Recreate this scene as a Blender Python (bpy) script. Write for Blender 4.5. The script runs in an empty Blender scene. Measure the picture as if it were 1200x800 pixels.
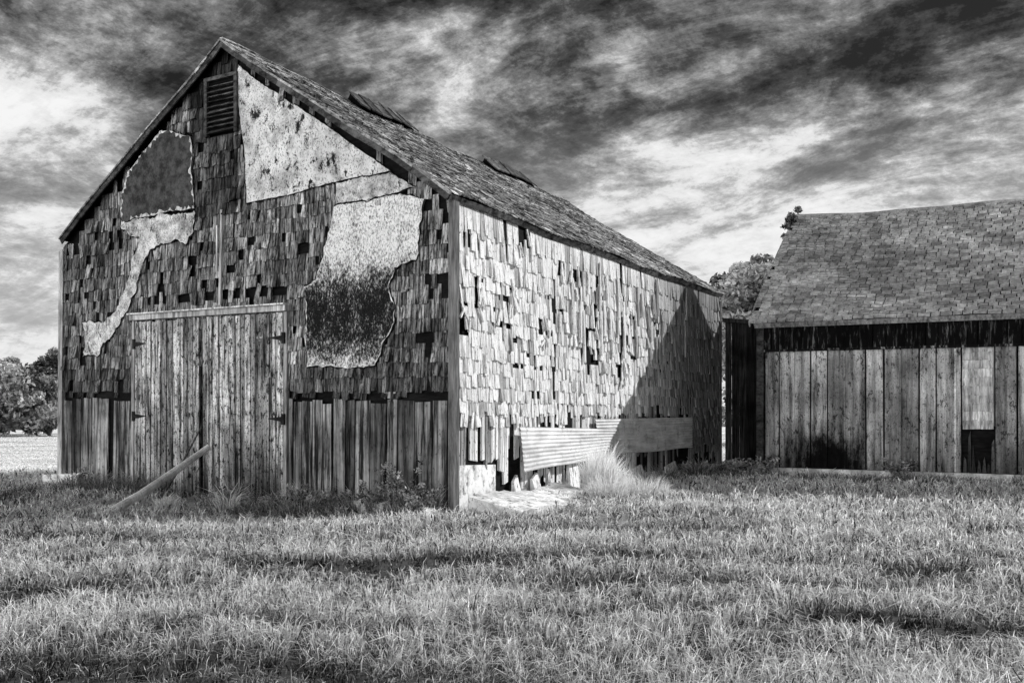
import bpy, math, random
import numpy as np
from mathutils import Vector
random.seed(7); rng=np.random.default_rng(7)
scene=bpy.context.scene
COL=scene.collection
R=random.uniform
# ------------------------------------------------------------------ materials
def newmat(name):
    m=bpy.data.materials.new(name); m.use_nodes=True
    nt=m.node_tree; nt.nodes.clear()
    out=nt.nodes.new('ShaderNodeOutputMaterial'); b=nt.nodes.new('ShaderNodeBsdfPrincipled')
    nt.links.new(b.outputs[0],out.inputs[0]); b.inputs['Roughness'].default_value=.9
    if 'Specular IOR Level' in b.inputs: b.inputs['Specular IOR Level'].default_value=.1
    return m,nt,b,out
def N(nt,t): return nt.nodes.new(t)
def noise(nt,vec,scale,detail=6,rough=.6,dist=0.):
    n=N(nt,'ShaderNodeTexNoise'); n.inputs['Scale'].default_value=scale; n.inputs['Detail'].default_value=detail
    n.inputs['Roughness'].default_value=rough; n.inputs['Distortion'].default_value=dist
    if vec is not None: nt.links.new(vec,n.inputs['Vector'])
    return n.outputs['Fac']
def ramp(nt,fac,stops):
    r=N(nt,'ShaderNodeValToRGB'); e=r.color_ramp.elements
    while len(e)<len(stops): e.new(.5)
    for i,(p,v) in enumerate(stops):
        e[i].position=p; e[i].color=(v,v,v,1)
    nt.links.new(fac,r.inputs[0]); return r.outputs[0]
def mth(nt,op,a,b=None,clamp=False):
    n=N(nt,'ShaderNodeMath'); n.operation=op; n.use_clamp=clamp
    for i,v in enumerate((a,b)):
        if v is None: continue
        if isinstance(v,(int,float)): n.inputs[i].default_value=v
        else: nt.links.new(v,n.inputs[i])
    return n.outputs[0]
def mapping(nt,scale,loc=(0,0,0)):
    t=N(nt,'ShaderNodeTexCoord'); m=N(nt,'ShaderNodeMapping'); m.inputs['Scale'].default_value=scale
    m.inputs['Location'].default_value=loc
    nt.links.new(t.outputs['Object'],m.inputs['Vector']); return m.outputs[0]
def weathered(name,lo,hi,stretch=(16,16,1.2),c=(.38,.62),blot=(.45,1.),blotscale=.9,speck=.0,speckscale=30,bump=.5,rough=.9,metal=0,speckcut=.6,loc=(0,0,0),speckstretch=(1,1,.5),speck2=0.,stain=None,grime=None):
    m,nt,b,out=newmat(name)
    st=noise(nt,mapping(nt,stretch,loc),1,8,.72)
    col=ramp(nt,st,[(c[0],lo),(c[1],hi)])
    bl=ramp(nt,noise(nt,mapping(nt,(1,1,1),loc),blotscale,5,.6),[(.38,blot[0]),(.6,blot[1])])
    col=mth(nt,'MULTIPLY',col,bl)
    if speck>0:
        sp=ramp(nt,noise(nt,mapping(nt,speckstretch,loc),speckscale,6,.75),[(speckcut-.03,1),(speckcut+.03,1-speck)])
        col=mth(nt,'MULTIPLY',col,sp)
    if speck2>0:
        sp=ramp(nt,noise(nt,mapping(nt,(1,1,.6),loc),42,3,.7),[(.55,1),(.63,1-speck2)])
        col=mth(nt,'MULTIPLY',col,sp)
    if stain:
        sx,sz,rx,rz=stain
        q=N(nt,'ShaderNodeSeparateXYZ'); nt.links.new(mapping(nt,(1,1,1)),q.inputs[0])
        dx=mth(nt,'DIVIDE',mth(nt,'SUBTRACT',q.outputs['X'],sx),rx); dz=mth(nt,'DIVIDE',mth(nt,'SUBTRACT',q.outputs['Z'],sz),rz)
        dd=mth(nt,'SQRT',mth(nt,'ADD',mth(nt,'MULTIPLY',dx,dx),mth(nt,'MULTIPLY',dz,dz)))
        dd=mth(nt,'ADD',dd,mth(nt,'MULTIPLY',mth(nt,'SUBTRACT',noise(nt,mapping(nt,(5,5,1.6)),1.5,9,.8),.5),3.4))
        col=mth(nt,'MULTIPLY',col,ramp(nt,mth(nt,'MULTIPLY',dd,.5),[(.30,.02),(.46,.3),(.72,1)]))
    if grime:
        z0,z1,lo_=grime
        q=N(nt,'ShaderNodeSeparateXYZ'); nt.links.new(mapping(nt,(1,1,1)),q.inputs[0])
        zz=mth(nt,'DIVIDE',mth(nt,'SUBTRACT',q.outputs['Z'],z0),z1-z0)
        zz=mth(nt,'ADD',zz,mth(nt,'MULTIPLY',mth(nt,'SUBTRACT',noise(nt,mapping(nt,(7,7,.8)),1,7,.7),.5),1.6))
        col=mth(nt,'MULTIPLY',col,ramp(nt,zz,[(.1,lo_),(.9,1)]))
    a=N(nt,'ShaderNodeAttribute'); a.attribute_name='tone'
    col=mth(nt,'MULTIPLY',col,a.outputs['Fac'])
    col=mth(nt,'MINIMUM',col,.95)
    nt.links.new(col,b.inputs['Base Color'])
    bp=N(nt,'ShaderNodeBump'); bp.inputs['Strength'].default_value=bump; bp.inputs['Distance'].default_value=.02
    nt.links.new(st,bp.inputs['Height']); nt.links.new(bp.outputs[0],b.inputs['Normal'])
    b.inputs['Roughness'].default_value=rough; b.inputs['Metallic'].default_value=metal
    return m
M={}
M['sheath']=weathered('dark_sheathing',.002,.014,(3,3,14))
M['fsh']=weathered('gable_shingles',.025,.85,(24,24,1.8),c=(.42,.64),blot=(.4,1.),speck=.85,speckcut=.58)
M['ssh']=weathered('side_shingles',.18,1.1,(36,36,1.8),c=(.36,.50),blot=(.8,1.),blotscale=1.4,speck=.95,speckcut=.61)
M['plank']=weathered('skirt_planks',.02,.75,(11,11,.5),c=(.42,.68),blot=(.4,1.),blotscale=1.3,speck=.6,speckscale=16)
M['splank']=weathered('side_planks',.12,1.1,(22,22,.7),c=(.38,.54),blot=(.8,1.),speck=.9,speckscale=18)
M['door']=weathered('door_planks',.06,1.05,(14,14,.8),c=(.39,.57),blot=(.5,1.),blotscale=1.3,speck=.95,speckscale=13,speckcut=.56,speck2=.8,grime=(-.2,2.,.22))
M['trim']=weathered('trim_boards',.2,.8,(14,14,1.5),blot=(.6,1.))
M['rake']=weathered('rake_boards',.03,.26,(5,5,9),blot=(.5,1.))
M['roof']=weathered('roof_shingles',.05,.6,(9,12,9),c=(.42,.6),blot=(.5,1.),blotscale=1.6,speck=.75,speckscale=14)
M['roof2']=weathered('shed_shingles',.26,.66,(8,8,8),c=(.36,.62),blot=(.65,1.),blotscale=.9,speck=.6,speckscale=26,speckcut=.59)
M['patchA']=weathered('pale_stucco',.45,.9,(3,3,2.4),c=(.38,.53),blot=(.75,1.),speck=.97,speckscale=4.5,speckcut=.575,speck2=.85,speckstretch=(1,1,.7))
M['patchB']=weathered('grey_stucco',.03,.11,(5,5,5),c=(.4,.6),blot=(.8,1.),speck=.6,speckscale=18)
M['patchC']=weathered('torn_felt',.3,.9,(4,4,4),c=(.38,.58),blot=(.7,1.),speck=.9,speckscale=9,speckcut=.58,speck2=.8)
M['rim']=weathered('torn_edge',.6,.95,(9,9,9),c=(.35,.55),blot=(.8,1.),speck=.6,speckscale=20)
M['metal']=weathered('corrugated_metal',.5,.9,(1,1,5),c=(.35,.6),blot=(.8,1.),speck=.35,speckscale=6,bump=.1,rough=.55)
M['conc']=weathered('old_concrete',.35,.85,(4,4,4),blot=(.7,1.),speck=.7,speckscale=10,speckcut=.58)
M['shedp']=weathered('shed_panels',.12,.72,(7,7,.5),c=(.36,.62),blot=(.45,1.),blotscale=.8,speck=.8,speckscale=12,speckcut=.58,speck2=.5,stain=(1.65,.5,.85,.65),grime=(.1,1.7,.35))
M['burnt']=weathered('charred_boards',.004,.06,(20,20,1),blot=(.3,1.))
M['peel']=weathered('peeling_eave_boards',.004,.25,(14,14,2),c=(.54,.7),blot=(.3,1.))
M['bark']=weathered('bark',.05,.3,(12,12,2))
M['pole']=weathered('bleached_pole',.6,1.,(20,20,4))
M['iron']=weathered('iron',.01,.04,(5,5,5))
def patchD():
    m,nt,b,out=newmat('blackened_stucco')
    sp=N(nt,'ShaderNodeSeparateXYZ'); nt.links.new(mapping(nt,(1,1,1)),sp.inputs[0])
    z=sp.outputs['Z']
    g=mth(nt,'MAXIMUM',mth(nt,'MULTIPLY',mth(nt,'SUBTRACT',mth(nt,'ABSOLUTE',mth(nt,'SUBTRACT',z,3.4)),.60),.16),-.045)
    g=mth(nt,'MINIMUM',g,.09)
    st=noise(nt,mapping(nt,(30,30,14)),1,7,.85); s2=noise(nt,mapping(nt,(3.2,3.2,2.4)),1,9,.85)
    v=mth(nt,'ADD',mth(nt,'ADD',mth(nt,'MULTIPLY',st,.62),mth(nt,'MULTIPLY',s2,.40)),g)
    c=ramp(nt,v,[(.48,.01),(.52,.10),(.55,.45),(.61,.9)])
    f=ramp(nt,noise(nt,mapping(nt,(1,1,.6)),36,3,.7),[(.53,1),(.63,.25)])
    nt.links.new(mth(nt,'MULTIPLY',c,f),b.inputs['Base Color']); return m
M['patchD']=patchD()
def leafmat(name,lo,hi,trans=.35,mid=None):
    m,nt,b,out=newmat(name)
    nt.nodes.remove(b)
    d=N(nt,'ShaderNodeBsdfDiffuse'); t=N(nt,'ShaderNodeBsdfTranslucent'); mx=N(nt,'ShaderNodeMixShader'); mx.inputs[0].default_value=trans
    a=N(nt,'ShaderNodeAttribute'); a.attribute_name='tone'
    st=[(0.,lo),(1.,hi)] if mid is None else [(0.,lo),(.5,mid),(1.,hi)]
    col=ramp(nt,a.outputs['Fac'],st)
    for s in (d,t): nt.links.new(col,s.inputs['Color'])
    nt.links.new(d.outputs[0],mx.inputs[1]); nt.links.new(t.outputs[0],mx.inputs[2]); nt.links.new(mx.outputs[0],out.inputs[0])
    return m
M['grass']=leafmat('grass_blades',.01,1.0,.4,mid=.64)
M['leaf']=leafmat('tree_leaves',.02,.8)
M['weed']=leafmat('weed_leaves',.015,.6)
M['straw']=leafmat('dry_straw',.5,1.)
# ------------------------------------------------------------------ mesh builder
class B:
    def __init__(s,warp=None): s.v=[];s.f=[];s.t=[];s.m=[];s.warp=warp
    def face(s,pts,tone=1,mat=0):
        i=len(s.v); s.v+= [tuple(p) for p in pts]; s.f.append(tuple(range(i,i+len(pts)))); s.t.append(tone); s.m.append(mat)
    def hexa(s,p,tone=1,mat=0):
        i=len(s.v); s.v+=[tuple(q) for q in p]
        for f in ((0,3,2,1),(4,5,6,7),(0,1,5,4),(1,2,6,5),(2,3,7,6),(3,0,4,7)):
            s.f.append(tuple(i+k for k in f)); s.t.append(tone); s.m.append(mat)
    def box(s,a,b,tone=1,mat=0):
        x0,y0,z0=a;x1,y1,z1=b
        s.hexa([(x0,y0,z0),(x1,y0,z0),(x1,y1,z0),(x0,y1,z0),(x0,y0,z1),(x1,y0,z1),(x1,y1,z1),(x0,y1,z1)],tone,mat)
    def slabuv(s,fr,poly4,d0,d1,tone=1,mat=0):
        d1=d1 if isinstance(d1,(list,tuple)) else [d1]*4
        s.hexa([fr(u,z,d0) for u,z in poly4]+[fr(u,z,d) for (u,z),d in zip(poly4,d1)],tone,mat)
    def obj(s,name,mats,parent=None,loc=None,label=None,category=None):
        me=bpy.data.meshes.new(name)
        v=s.v if s.warp is None else [s.warp(*p) for p in s.v]
        me.from_pydata(v,[],s.f)
        for k in mats: me.materials.append(M[k])
        me.polygons.foreach_set('material_index',s.m)
        a=me.attributes.new('tone','FLOAT','FACE'); a.data.foreach_set('value',s.t)
        me.update()
        o=bpy.data.objects.new(name,me); COL.objects.link(o)
        if parent: o.parent=parent
        if loc: o.location=loc
        if label: o['label']=label
        if category: o['category']=category
        return o
def empty(name,loc,rot,label,category,**k):
    o=bpy.data.objects.new(name,None); COL.objects.link(o); o.location=loc; o.rotation_euler=(0,0,rot)
    o['label']=label;o['category']=category
    for a,b in k.items(): o[a]=b
    return o
def inpoly(p,poly):
    x,y=p; c=False; n=len(poly); j=n-1
    for i in range(n):
        xi,yi=poly[i]; xj,yj=poly[j]
        if (yi>y)!=(yj>y) and x<(xj-xi)*(y-yi)/(yj-yi)+xi: c=not c
        j=i
    return c
def shingles(b,fr,u0,u1,z0,z1,expo,wr,inside,miss,tone,mat=1,lift=(.012,.035),rot=.02,over=1.35,jz=.015,gap=.006):
    z=z0; row=0
    while z<z1:
        u=u0-R(0,.15)
        while u<u1:
            w=R(*wr); uc=u+w/2; zc=z+expo*.5
            if inside(uc,zc) and uc<u1 and uc>u0:
                pm=miss(uc,zc)
                if random.random()>pm:
                    a=random.gauss(0,rot)
                    if random.random()<pm*.7: a=R(-.35,.35)
                    h=expo*over; dz=R(-jz,jz); ww=w-gap-R(0,gap)
                    ua,ub=max(uc-ww/2,u0),min(uc+ww/2,u1)
                    ca,sa=math.cos(a),math.sin(a); pu,pz=(ua+ub)/2,z+h
                    def rt(x,y):
                        x-=pu;y-=pz; return (pu+x*ca-y*sa,pz+x*sa+y*ca)
                    pts=[rt(ua,z+dz+R(-.012,.012)),rt(ub,z+dz+R(-.012,.012)),rt(ub,z+h),rt(ua,z+h)]
                    l=R(*lift); 
                    if random.random()<.12: l*=R(1.3,2.3)
                    l2=l+R(-.01,.01)
                    b.slabuv(fr,pts,.001,[l,l2,.012,.012],tone(uc,zc),mat)
            u+=w
        z+=expo*R(.93,1.07); row+=1
def planks(b,fr,u0,u1,zb,zt,wr,tone,mat=0,d0=0.,d1=.02,gap=.008,jt=0.,jb=0.):
    u=u0
    while u<u1-.02:
        w=min(R(*wr),u1-u)
        if u1-(u+w)<.06: w=u1-u
        g=gap*R(.5,1.8)
        d=d1+R(-.006,.008)
        zt_=zt(u) if callable(zt) else zt
        zb_=zb(u) if callable(zb) else zb
        za=zb_-R(0,jb); zc=zt_+R(-jt,0)
        b.slabuv(fr,[(u+g,za),(u+w-g,za+R(-.01,.01)),(u+w-g*R(.5,1.5),zc+R(-.02,.02)),(u+g,zc)],d0,d,tone(),mat)
        u+=w
def jag(poly,step=.05,amp=.03):
    out=[]
    for i,(x,y) in enumerate(poly):
        X,Y=poly[(i+1)%len(poly)]; L=math.hypot(X-x,Y-y); n=max(1,int(L/step)); nx,ny=(Y-y)/max(L,1e-6),-(X-x)/max(L,1e-6)
        a=0
        for k in range(n):
            t=k/n; a=max(-amp,min(amp,a+R(-amp,amp)*.8)) if k else 0; out.append((x+(X-x)*t+nx*a,y+(Y-y)*t+ny*a))
    return out
def sheet(b,fr,poly,d,rimw=.05,matp=0,matr=1,rim=True,amp=.03):
    p=jag(poly,amp=amp); 
    A=sum(p[i][0]*p[(i+1)%len(p)][1]-p[(i+1)%len(p)][0]*p[i][1] for i in range(len(p)))
    sg=1 if A>0 else -1
    b.face([fr(u,z,d) for u,z in p],1,matp)
    n=len(p)
    ins=[];outr=[]
    for i in range(n):
        a=p[i-1]; c=p[(i+1)%n]; tx,ty=c[0]-a[0],c[1]-a[1]; L=math.hypot(tx,ty) or 1
        w=rimw*max(0,R(-.4,1.7))
        ins.append((p[i][0]-ty/L*w*sg,p[i][1]+tx/L*w*sg))
        w=.03*R(.0,1.5); outr.append((p[i][0]+ty/L*w*sg,p[i][1]-tx/L*w*sg))
    for i in range(n):
        j=(i+1)%n
        if rim: b.face([fr(*p[i],d+.004),fr(*p[j],d+.004),fr(*ins[j],d+.002),fr(*ins[i],d+.002)],R(.5,1.),matr)
        b.face([fr(*p[i],0),fr(*p[j],0),fr(*p[j],d+.004),fr(*p[i],d+.004)],R(.3,.6),matr)
        b.face([fr(*p[i],d-.004),fr(*p[j],d-.004),fr(*outr[j],d-.006),fr(*outr[i],d-.006)],1.,2)  # dark outer strip stands in for the shadow gap round the sheet
# ------------------------------------------------------------------ BARN
ROT=math.atan2(-.509,.861)
W=10.77; L=14.31; EH=5.3; RH=8.86; S=(RH-EH)/(W/2)
barn=empty('barn',(-1.0,15.3,0),ROT,'weathered barn with peeling shingles and double plank doors','barn')
def bw(x,y,z):
    z2=z-.013*x*min(1,max(0,z)/1.0)
    if z>EH-1: z2-=.012*y*min(1,max(0,(z-EH+.3))/(RH-EH))
    if z>2: z2-=.05*math.sin(max(0,min(1,y/L))*math.pi)*min(1,(z-2)/2)
    return (x+.02*math.sin(y*.9+z*.5),y+.02*math.sin(x*.8+z*.7),z2)
F=lambda u,z,d:(-u,-d,z)
G=lambda s,z,d:(d,s,z)
def roofz(u): return EH+ (W/2-abs(u-W/2))*S
PA=[(5.03,8.40),(4.59,8.05),(3.59,7.40),(2.44,6.65),(1.65,6.11),(1.30,5.86),(2.04,5.84),(2.85,5.80),(3.7,5.71),(4.82,5.66),(4.87,6.64),(4.98,7.34),(5.08,7.85)]
PB=[(7.32,7.43),(6.9,7.36),(6.41,7.2),(6.34,6.9),(6.38,6.51),(6.28,5.71),(7.06,5.74),(7.6,5.7),(8.14,5.72),(8.60,5.60),(8.54,6.31),(8.37,6.68),(7.87,7.05)]
PC=[(8.62,5.58),(7.9,5.66),(7.19,5.68),(6.28,5.67),(6.3,5.25),(6.54,5.0),(6.9,5.12),(7.32,5.1),(7.7,4.91),(8.0,4.53),(8.12,4.3),(8.2,4.08),(8.4,3.8),(8.62,3.61),(9.0,3.19),(9.3,3.0),(9.44,2.78),(9.95,2.79),(9.9,3.2),(9.99,3.55),(9.35,3.53),(9.,3.65),(8.71,3.93),(8.5,4.2),(8.42,4.38),(8.2,4.9),(7.97,5.25),(8.42,5.45)]
PD=[(2.6,5.37),(1.84,5.36),(1.08,5.44),(.56,5.31),(.62,5.1),(.67,4.88),(.70,4.5),(.75,4.26),(1.0,4.22),(1.23,4.17),(1.26,4.0),(1.36,3.86),(1.23,3.5),(1.23,3.21),(1.5,2.8),(1.65,2.47),(2.4,2.45),(3.24,2.46),(3.28,3.2),(3.31,3.96),(3.15,4.0),(3.02,4.11),(2.9,4.4),(2.85,4.65),(2.7,5.)]
PE=[(2.55,5.80),(2.04,5.82),(1.30,5.84),(.75,5.52),(1.1,5.47),(1.84,5.40),(2.56,5.41)]
VENT=[(5.08,7.14),(5.92,7.14),(5.92,8.25),(5.08,8.25)]
polys=[PA,PB,PC,PD,PE,VENT]
b=B(bw)
pent=[(0,-.3),(W,-.3),(W,EH),(W/2,RH),(0,EH)]
b.face([F(u,z,-.02) for u,z in pent][::-1],1,0)
def ins(u,z):
    if z+.2>roofz(u)-.0 or u<.02 or u>W-.02: return False
    return not any(inpoly((u,z),p) for p in polys)
def miss(u,z):
    p=.03
    if 3.7<u<8.3 and 3.72<z<4.02: p=.5
    if 4.9<u<5.7 and 4<z<5.3: p=.18
    if .05<u<.55 and 3.4<z<5.2: p=.30
    if 8.3<u<10.6 and 3.6<z<5.6: p=.13
    if 6.0<u<7.9 and 4<z<5.0: p=.13
    if 3.2<u<4.9 and 4.3<z<5.6: p=.08
    if math.sin(u*2.1+1)*math.sin(z*2.9)>.75: p+=.12
    return p
def tonef(u,z):
    t=random.choice([.4,.65,.8,.95,1.1,1.3])*R(.8,1.1)*(1.15 if math.sin(u*1.4)*math.sin(z*2)>0 else .8)
    if 8.7<u and z<5: t*=.8
    if z>7.2 and 4.9<u<6.3: t*=.4
    if 5.1<u<6.4 and 5.6<z: t*=.35
    if u<1.2 and z<4.2: t*=.85
    if z<2.5: t*=.55
    return t
random.seed(11)
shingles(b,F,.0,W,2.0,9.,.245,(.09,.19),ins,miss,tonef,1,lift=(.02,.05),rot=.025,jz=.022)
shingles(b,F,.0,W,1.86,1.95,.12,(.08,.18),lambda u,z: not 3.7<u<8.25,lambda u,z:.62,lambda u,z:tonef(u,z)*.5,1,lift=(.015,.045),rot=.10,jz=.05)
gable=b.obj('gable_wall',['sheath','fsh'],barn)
def patch(poly,mat,rim=True,amp=.03,d=.045,lab=None,rimw=.014):
    b=B(bw); sheet(b,F,poly,d,matp=0,matr=1,rim=rim,amp=amp,rimw=rimw); o=b.obj('wall_patch',[mat,'rim','sheath'],gable)
    if lab:o['label']=lab
patch(PA,'patchA',rim=False,lab='large pale mottled stucco patch under the rake',amp=.012)
patch(PB,'patchB',lab='dark grey patch with pale torn edge',amp=.02,rimw=.05)
patch(PC,'patchC',lab='jagged pale torn felt strip',amp=.045)
patch(PD,'patchD',lab='pale stucco patch blackened in its lower half',amp=.03,rimw=.02)
patch(PE,'patchC',rim=False,amp=.02,d=.038,lab='narrow grey felt strip')
b=B(bw)
b.box((-5.92,-.03,7.14),(-5.08,-.02,8.2),.3,1)
z=7.16
while z<8.15:
    b.slabuv(F,[(5.12,z),(5.88,z+R(-.02,.02)),(5.88,z+.07),(5.12,z+.07)],.01,[.10,.10,.02,.02],R(.3,1),0); z+=.1
for a_,c_ in (((-5.96,-.09,7.1),(-5.88,-.0,8.24)),((-5.12,-.09,7.1),(-5.04,-.0,8.24)),((-5.96,-.095,8.2),(-5.04,-.0,8.27))): b.box(a_,c_,.6,0)
b.obj('louvre_vent',['rake','sheath'],gable)
b=B(bw); b.slabuv(F,[(5.50,3.72),(5.56,3.72),(5.50,5.6),(5.45,5.6)],.02,.075,1.3); b.obj('batten',['trim'],gable)
b=B(bw); b.slabuv(F,[(5.60,4.4),(5.64,4.4),(5.62,5.3),(5.59,5.3)],.02,.07,1.5); b.obj('batten',['trim'],gable)
b=B(bw)
b.face([F(0,-.3,-.05),F(W,-.3,-.05),F(W,2.1,-.05),F(0,2.1,-.05)][::-1],1,1)
tp=lambda:random.choice([.4,.7,.85,1.,1.3])*R(.8,1.1)
random.seed(5)
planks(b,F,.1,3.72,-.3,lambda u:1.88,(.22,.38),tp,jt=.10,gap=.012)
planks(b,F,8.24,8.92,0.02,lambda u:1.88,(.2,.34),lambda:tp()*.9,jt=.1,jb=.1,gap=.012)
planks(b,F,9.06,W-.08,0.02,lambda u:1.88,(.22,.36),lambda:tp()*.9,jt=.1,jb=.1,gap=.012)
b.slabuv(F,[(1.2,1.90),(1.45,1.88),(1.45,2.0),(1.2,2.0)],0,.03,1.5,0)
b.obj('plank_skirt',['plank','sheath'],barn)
def door(u0,u1,lab,hx):
    b=B(bw); random.seed(int(u0*100))
    planks(b,F,u0,u1,-.12,3.5,(.11,.2),lambda:random.choice([.5,.8,1,1.2])*R(.85,1.1),0,.0,.075,gap=.010,jt=.04,jb=.15)
    b.box((-u1,-.03,0),(-u0,-.02,3.45),.02,0)
    o=b.obj('barn_door',['door'],barn,label=lab)
    for hz in (2.98,1.45):
        h=B(bw); s=1 if hx==u0 else -1
        h.slabuv(F,[(hx-.04*s,hz-.02),(hx+.36*s,hz+.035),(hx+.36*s,hz+.05),(hx-.04*s,hz+.09)],.06,.105,1)
        h.slabuv(F,[(hx-.05*s,hz-.07),(hx+.02*s,hz-.07),(hx+.02*s,hz+.14),(hx-.05*s,hz+.14)],.06,.11,1)
        h.obj('hinge',['iron'],o)
door(3.80,6.02,'plank door leaf with strap hinges',3.80)
door(6.12,8.14,'plank door leaf propped shut by a pole',8.14)
b=B(bw); b.slabuv(F,[(3.70,3.52),(8.25,3.52),(8.25,3.63),(3.70,3.63)],0,.14,1.1); b.slabuv(F,[(3.70,3.632),(8.25,3.632),(8.25,3.66),(3.7,3.66)],0,.20,1.6)
b.obj('door_header',['trim'],barn)
for a_,c_ in ((3.72,3.795),(8.145,8.23)):
    b=B(bw); b.slabuv(F,[(a_,-.2),(c_,-.2),(c_,3.51),(a_,3.51)],0,.08,.7); b.obj('door_jamb',['trim'],barn)
b=B(bw); b.slabuv(F,[(-.06,-.2),(.05,-.2),(.05,5.2),(-.06,5.2)],-.12,.05,.35); b.obj('corner_board',['trim'],barn)
b=B(bw); b.slabuv(F,[(W-.1,-.1),(W+.05,-.1),(W+.05,5.2),(W-.1,5.2)],-.1,.06,.9); b.obj('corner_board',['trim'],barn)
b=B(bw); b.slabuv(G,[(L-.1,-.1),(L+.05,-.1),(L+.05,5.05),(L-.1,5.05)],-.1,.06,.3); b.obj('corner_board',['trim'],barn)
random.seed(21)
b=B(bw)
b.face([G(0,-.3,-.02),G(L,-.3,-.02),G(L,EH,-.02),G(0,EH,-.02)],1,0)
holes=[(.27,3.1,.18,.35,.75),(.8,3.8,.16,.4,.7),(2.45,4.92,.25,.22,.9),(3.2,3.3,.2,.3,.6),(3.9,3.95,.14,.7,.7),(5.25,3.05,.45,.5,.75),(5.7,4.2,.3,.5,.5),(1.6,3.6,.4,.5,.3),(7.3,3.6,.5,.8,.35),(4.6,4.4,.3,.3,.45),(7.0,2.6,.4,.3,.35),(9.5,3.4,.7,.8,.25),(3.0,2.5,1.,.2,.18),(.5,4.5,.3,.3,.35),(2.4,2.9,.3,.3,.35)]
def smiss(u,z):
    p=.018
    for hu,hz,ru,rz,pr in holes:
        if abs(u-hu)<ru and abs(z-hz)<rz: p=max(p,pr)
    if abs(u-3.62)<.06 or abs(u-6.9)<.05 or (abs(u-1.75)<.04 and z>3.3) or (abs(u-5.0)<.04 and z>3.5): p=.85
    return p
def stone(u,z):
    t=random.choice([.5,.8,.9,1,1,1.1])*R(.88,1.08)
    return t*(1 if u<7.5 else max(.3,1-.2*(u-7.5)))  # far shingles darkened: shed shadow deepened in the tone
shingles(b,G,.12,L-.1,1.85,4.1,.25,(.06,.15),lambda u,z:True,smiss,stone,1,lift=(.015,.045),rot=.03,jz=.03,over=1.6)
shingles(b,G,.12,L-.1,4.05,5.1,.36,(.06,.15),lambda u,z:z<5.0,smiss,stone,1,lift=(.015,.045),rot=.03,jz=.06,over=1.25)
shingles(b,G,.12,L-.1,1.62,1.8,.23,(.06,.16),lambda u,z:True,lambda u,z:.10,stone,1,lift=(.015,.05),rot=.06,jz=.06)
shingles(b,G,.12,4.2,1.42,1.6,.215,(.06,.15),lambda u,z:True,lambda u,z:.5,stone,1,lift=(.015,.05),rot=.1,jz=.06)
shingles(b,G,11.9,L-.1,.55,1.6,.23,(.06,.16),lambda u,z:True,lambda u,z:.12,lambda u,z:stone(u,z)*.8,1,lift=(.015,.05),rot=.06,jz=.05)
for k in range(34):
    u=R(4.2,11.5); z0=R(2.7,4.3); l=R(.5,1.4); w=R(.05,.10); q=R(-.06,.06)
    b.slabuv(G,[(u,z0),(u+w,z0+R(-.03,.03)),(u+w+q,min(5.15,z0+l)),(u+q,min(5.15,z0+l))],.04,[.09,.09,.055,.055],R(.7,1.05)*(1 if u<7.5 else .5),1)  # far slats also toned down to deepen the shed shadow
for hu,hz,ru,rz,pr in holes[:11]:
    for k in range(4):
        u=hu+R(-ru,ru); z=hz+R(-rz,rz); a=random.gauss(0,.4); l=R(.15,.35); w=R(.025,.06)
        ca,sa=math.cos(a),math.sin(a)
        P=[(u+x*ca-y*sa,z+x*sa+y*ca) for x,y in ((-w/2,-l/2),(w/2,-l/2),(w/2,l/2),(-w/2,l/2))]
        b.slabuv(G,P,.03,[.07,.07,.055,.055],R(.7,1.1),1)
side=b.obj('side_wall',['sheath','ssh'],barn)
b=B(bw); random.seed(3)
b.face([G(0,-.3,-.08),G(L,-.3,-.08),G(L,2.,-.08),G(0,2.,-.08)],1,1)
u=.15
while u<L-.1:
    w=R(.07,.2); 
    zb=R(-.05,.3) if random.random()<.55 else R(.3,1.0)
    if u<1.4: zb=R(.72,.85)
    if random.random()>.12:
        q=R(-.03,.03); b.slabuv(G,[(u+q,zb),(u+q+w-.01,zb+R(-.12,.12)),(u+w-.01,1.9+R(-.1,.03)),(u,1.9)],-.06,R(-.03,.02),random.choice([.4,.8,1.,1.2])*R(.8,1.1)*(1 if u<8 else .4),0)  # far planks toned darker where the shed shadow falls
    u+=w
b.obj('side_skirt',['splank','sheath'],barn)
b=B(bw); b.slabuv(G,[(.16,-.1),(1.36,-.1),(1.34,.72),(.16,.76)],-.06,.0,1.5)
b.obj('wall_panel',['conc'],barn,label='pale panel closing a gap at the wall foot')
for s_,wd_,zt_ in ((4.05,.5,.75),(1.85,.22,.5),(2.6,.3,.5),(5.2,.3,.55),(6.1,.3,.35),(7.4,.7,.42),(9.6,.8,.4),(3.2,.16,.55)):
    b=B(bw); q=R(-.1,.1); b.slabuv(G,[(s_,-.1),(s_+wd_,-.1),(s_+wd_-.05+q,zt_),(s_+.04+q,zt_-.12)],.03,[.2,.2,.08,.08],R(1.,1.5)); b.obj('wall_panel',['splank'],barn,label='pale board leaning on the wall foot')
b=B(bw); 
for k in range(18):
    u=1.45+k*.7; b.box((-.1,u,-.15),(.02,min(u+R(.5,.68),L),R(.1,.3)),R(.7,1.3))
b.obj('foundation',['conc'],barn)
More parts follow.
